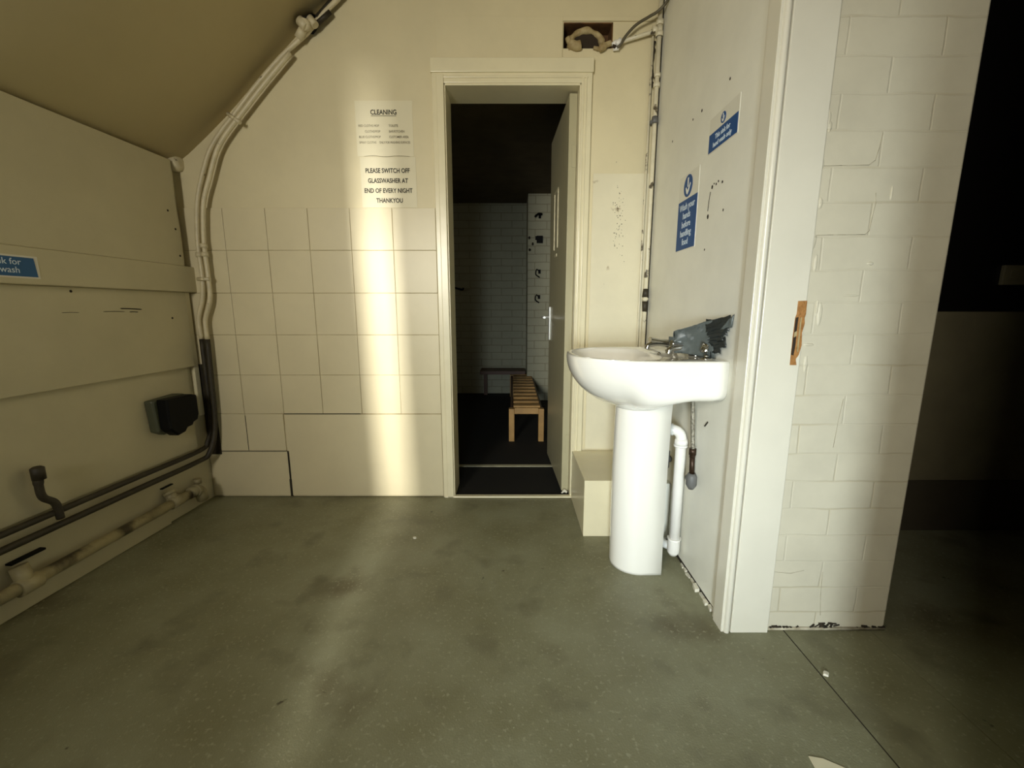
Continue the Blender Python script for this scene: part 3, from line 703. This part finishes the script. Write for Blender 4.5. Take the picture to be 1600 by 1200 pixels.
for (x, z, dx, dz) in [(-1.262, 1.850, .03, .035), (-1.488, 1.140, .034, 0)]:
    e = empty('pipe_clip', (x, 2.13, z), 'cream double clip holding the paired pipes ' + ('on the slope of the arch' if z > 1.5 else 'beside the left ledge end'), 'pipe clip')
    f = MB()
    f.tube([(x-dx, 2.118, z+dz*-.6+ (dz*1.2 if dz else 0)), (x+dx, 2.106, z-dz*.6 if dz else z)], .0085, 8)
    f.box((x-.006, 2.10, z-.006), (x+.006, 2.156, z+.006)); f.build('bracket', M['paintpipe'], e)
e = empty('pipe_junction', (-.905, 2.12, 2.235), 'lumpy painted junction with a black hole where the arch pipes meet', 'pipe joint')
f = MB()
f.tube([(-.945, 2.12, 2.175), (-.915, 2.115, 2.215)], .018, 12); f.tube([(-.925, 2.10, 2.235), (-.895, 2.10, 2.205)], .020, 12); f.tube([(-.885, 2.11, 2.250), (-.860, 2.11, 2.220)], .016, 12); f.tube([(-.905, 2.09, 2.215), (-.895, 2.115, 2.225)], .022, 12)
f.build('fitting', M['paintpipe'], e)
f = MB(); n_ = 16
f.rings([[(-.905 + math.cos(2*PI*j/n_)*.045*k*(1+.2*noise.noise((j*.8, 1, 1))), y_, 2.248 + math.sin(2*PI*j/n_)*.045*k*(1+.2*noise.noise((j*.8, 1, 1)))) for j in range(n_)] for k, y_ in [(.9, 2.150), (1, 2.140), (.7, 2.128)]]); f.build('dark_hole', M['black'], e)
f = MB(); f.tube([(-.86, 2.135, 2.262), (-.76, 2.14, 2.36)], .014, 10); f.tube([(-.855, 2.125, 2.24), (-.80, 2.13, 2.285)], .010, 10); f.build('dark_pipe', M['dirtypipe'], e)
# drain stack in the corner
e = empty('corner_conduit', L(.05, .03, 1.2), 'cream conduit dropping from a round box to the left ledge', 'conduit')
f = MB(); f.tube(smooth_path([L(.050,.022,1.635), L(.056,.022,1.50), L(.046,.022,1.36), L(.048,.022,1.20)]), .013, 12); f.build('conduit', M['paintpipe'], e)
f = MB(); c = L(.012, .03, 1.672); f.rings([[c + (LU*math.cos(2*PI*j/20) + Vector((0,0,math.sin(2*PI*j/20))))*.036*k + LN*d for j in range(20)] for k, d in [(1, -.03), (1.05, 0), (.9, .02), (.5, .028)]]); f.build('round_box', M['paintpipe'], e)
# grime streak in the corner
f = MB(); f.box((-1.60, 2.150, .24), (-1.535, 2.1565, .72)); struct(f.build('trim_20', M['grime_and_gap_shade'], bevel=.004))

# waste pipe along the left wall
e = empty('floor_waste_pipe', L(.3, .05, .1), 'grimy cream waste pipe running low along the left wall', 'waste pipe')
f = MB(); f.tube([L(.20, .052, .110), L(2.6, .052, .085)], .021, 16); f.build('pipe', M['greypipe'], e)
f = MB(); f.tube([L(.325, .052, .110), L(.27, .052, .112)], .027, 16); f.tube([L(.300, .045, .11), L(.300, .03, .155)], .022, 14); f.tube([L(.300, .034, .148), L(.300,.028,.16)], .026, 14); f.build('tee', M['greypipe'], e)
f = MB(); f.tube(bend([L(.22, .052, .112), L(.155, .052, .112), L(.14, .052, .05)], .04, 6), .026, 16); f.tube([L(.185, .052, .112), L(.17, .052, .112)], .031, 16); f.tube([L(.135, .03, .13), L(.135, .03, .155)], .018, 12); f.build('elbow', M['greypipe'], e)
f = MB(); f.tube([L(.92, .052, .10), L(.86, .052, .10)], .028, 16); f.tube([L(.89, .05, .10), L(.89, .03, .165)], .024, 14); f.build('tee', M['greypipe'], e)
f = MB(); f.box((.80, .0, .171), (.90, .022, .178), L); f.build('dark_slot', M['black'], e)
f = MB(); f.box((.255, 0, .176), (.315, .012, .181), L); f.build('dark_slot', M['black'], e)
# dark hose hooked on the pipes
e = empty('hose_stub', L(.79, .05, .3), 'short dark bent hose standing up from the pipes on the left wall', 'hose')
f = MB(); f.tube(smooth_path([L(.80,.05,.463), L(.805,.05,.41), L(.800,.05,.365), L(.772,.055,.33), L(.765,.055,.27)]), [.014]*6+[.012]*19, 12); f.build('hose', M['dirtypipe'], e)
f = MB(); f.tube([L(.80,.05,.475), L(.80,.05,.47), L(.80,.05,.43)], [.012, .0185, .018], 14); f.build('end_cap', M['dirtypipe'], e)

# black dispenser on the left wall
e = empty('wall_dispenser', L(.24, .015, .45), 'black plastic box with ragged bottom fixed low on the left wall', 'dispenser')
def prism(name, m, pr, d0, d1, k=.92, bev=.006):
    f = MB(); cs = sum(p[0] for p in pr)/len(pr); cz = sum(p[1] for p in pr)/len(pr)
    f.rings([[L(s_, d0, z) for s_, z in pr], [L(s_, d0 + (d1-d0)*.9, z) for s_, z in pr], [L(cs+(s_-cs)*k, d1, cz+(z-cz)*k) for s_, z in pr]], sm=False)
    return f.build(name, m, e, bevel=bev)
prism('back_plate', M['olive'], [(.345, .600), (.20, .606), (.165, .60), (.165, .45), (.30, .435), (.335, .455)], .014, .055)
prism('body', M['black'], [(.325, .602), (.18, .600), (.155, .592), (.155, .50), (.165, .475), (.19, .468), (.20, .455), (.235, .452), (.245, .435), (.285, .428), (.310, .450), (.325, .47)], .055, .105)
prism('torn_bottom', M['olive'], [(.24, .46), (.20, .462), (.19, .44), (.21, .425), (.235, .43)], .03, .07, bev=.002)

# ------------------------------------------------------------------ hole and services, top right
e = empty('broken_duct', (.34, 2.2, 2.2), 'broken wall hole above the door with a torn cream duct collar inside', 'hole')
f = MB(); f.box((.232, 2.25, 2.155), (.455, 2.285, 2.268)); f.build('cavity_back', M['brownhole'], e)
f = MB()
f.box((.4505, 2.166, 2.160), (.4548, 2.25, 2.265)); f.box((.2322, 2.166, 2.2605), (.4548, 2.25, 2.2648)); f.build('cavity_side', M['brownhole'], e)
f = MB(); pth = []; rr = []
for k in range(40):
    a = math.radians(205 - 205*k/39); pth.append((.335 + math.cos(a)*.072, 2.172 + .004*math.sin(k*.5), 2.178 + math.sin(a)*.056)); rr.append(.0135 + .0015*math.sin(k*.9) + .0015*math.sin(k*.37+1))
f.tube(pth, rr, 10); f.build('duct_collar', M['foam'], e)
f = MB(); f.tube(smooth_path([(.250,2.160,2.200),(.262,2.158,2.178),(.290,2.158,2.166),(.312,2.158,2.170)]), [.012]*6+[.020]*6+[.021]*6+[.008], 10); f.build('foam_lump', M['foam'], e)
f = MB(); f.tube(smooth_path([(.37,2.16,2.16),(.395,2.150,2.152),(.42,2.150,2.165),(.445,2.152,2.175)]), [.008]*6+[.016]*6+[.012]*7, 10); f.build('torn_lining', M['foam'], e)
f = MB(); f.tube([(.335, 2.17, 2.185), (.335, 2.24, 2.185)], .058, 20); f.build('duct_mouth', M['rawdark'], e)
e = empty('cable_gland', (.47, 2.15, 2.16), 'small white broken cable joint beside the wall hole', 'cable joint')
f = MB(); f.tube([(.448, 2.148, 2.165), (.47, 2.146, 2.175)], [.008, .013], 10); f.tube([(.466, 2.145, 2.162), (.488, 2.145, 2.182)], .013, 12); f.tube([(.455,2.15,2.15),(.48,2.146,2.150)], .008, 10); f.build('joint', M['whitepipe'], e)
f = MB(); f.tube([(.452, 2.142, 2.158), (.462, 2.136, 2.152)], .007, 8); f.build('dark_gap', M['rawdark'], e)
f = MB(); f.tube([(.475, 2.146, 2.172), (.60, 2.140, 2.205), (.655, 2.135, 2.216)], .0085, 12); tag(f.build('side_pipe', M['paintpipe_r']), 'thin cream pipe from the wall hole to the corner pipe', 'pipe')
f = MB(); f.tube(smooth_path([(.470,2.140,2.150),(.487,2.135,2.162),(.50,2.13,2.185),(.545,2.12,2.228),(.60,2.11,2.255),(.64,2.10,2.275),(.672,2.06,2.31),(.673,1.95,2.40),(.673,1.86,2.50)]), .006, 10); tag(f.build('loose_cable', M['cable']), 'loose dark brown cable rising from the hole across the corner', 'cable')
e = empty('corner_pipe', (.66, 2.14, .8), 'worn cream vertical pipe in the right hand corner', 'pipe')
f = MB(); f.tube([(.655, 2.135, .27), (.655, 2.135, 2.60)], .0105, 14); f.build('pipe', M['paintpipe_r'], e)
for (z, r, h) in [(2.245, .0165, .02), (2.20, .0165, .02), (2.035, .0155, .015), (1.995, .0155, .018), (1.045, .0150, .012)]:
    f = MB(); f.tube([(.655, 2.135, z+h/2), (.655, 2.135, z-h/2)], r, 14); f.build('coupling', M['paintpipe_r'], e)
f = MB(); f.tube([(.655, 2.135, 2.23), (.655, 2.135, 2.19)], .014, 14); f.tube([(.645, 2.135, 2.215), (.622, 2.135, 2.215)], .016, 14); f.build('tee', M['paintpipe_r'], e)
f = MB(); f.tube([(.655, 2.135, 1.865), (.655, 2.133, 1.835)], [.013, .0165], 8); f.box((.635,2.13,1.835),(.65,2.15,1.85)); f.build('tape_wrap', M['greycap'], e)
f = MB(); f.tube([(.655, 2.135, 1.095), (.655, 2.135, 1.055)], [.0115, .016], 10); f.tube([(.655, 2.135, 1.035), (.655, 2.135, .985)], [.0145, .0113], 10); f.build('dark_band', M['dirtypipe'], e)
f = MB(); f.tube([(.631, 2.150, .27), (.632, 2.150, 2.20)], .0055, 10); tag(f.build('corner_pipe', M['paintpipe_r']), 'thinner cream pipe just left of the right corner pipe', 'pipe')
f = MB(); 
pp = [(.6385 + random.uniform(-.003,.003), 2.150 + random.uniform(-.002,.002), 2.18 - k*.017) for k in range(12)]
f.tube(pp, [random.choice((.0015, .004, .006, .0025)) for k in range(12)], 6)
f.tube([(.672, 2.15, .82), (.672, 2.15, 2.58)], .004, 6)
struct(f.build('trim_21', M['grime_and_gap_shade']))

# ------------------------------------------------------------------ dark room socket, floor debris
e = empty('wall_switch', (2.08, 1.81, 1.13), 'pale double switch plate on the dark wall of the right room', 'switch')
f = MB(); f.box((2.015, 1.795, 1.095), (2.16, 1.811, 1.175)); f.build('plate', M['switch'], e, bevel=.003)
f = MB(); f.box((2.04, 1.790, 1.115), (2.07, 1.796, 1.155)); f.build('rocker', M['switch'], e, bevel=.002)
f = MB(); f.box((2.105, 1.790, 1.115), (2.135, 1.796, 1.155)); f.build('rocker', M['switch'], e, bevel=.002)
def chip(x, y, w_, l_, h, label, name='plaster_chip', m='chip'):
    pts = []; n_ = 9
    for j in range(n_):
        a = 2*PI*j/n_; k = random.uniform(.75, 1.15); pts.append((x + math.cos(a)*w_*k/2, y + math.sin(a)*l_*k/2))
    f = MB(); f.rings([[(a, b, 0) for a, b in pts], [(x+(a-x)*.9, y+(b-y)*.9, h) for a, b in pts]], sm=False)
    return tag(f.build(name, M[m]), label, 'debris')
chip(-.43, 1.733, .016, .014, .006, 'tiny white plaster chip on the green floor in front of the doorway')
chip(.87, 1.022, .018, .016, .006, 'tiny white plaster chip beside the floor seam, right of the pier')
f = MB(); pr = [(.668, .765), (.672, .802), (.700, .797), (.735, .777), (.742, .765)]
f.rings([[(a, b, 0) for a, b in pr], [(a, b, .002) for a, b in pr]], sm=False); tag(f.build('paper_scrap', M['paper']), 'pale torn paper scrap on the floor at the bottom edge', 'paper scrap')
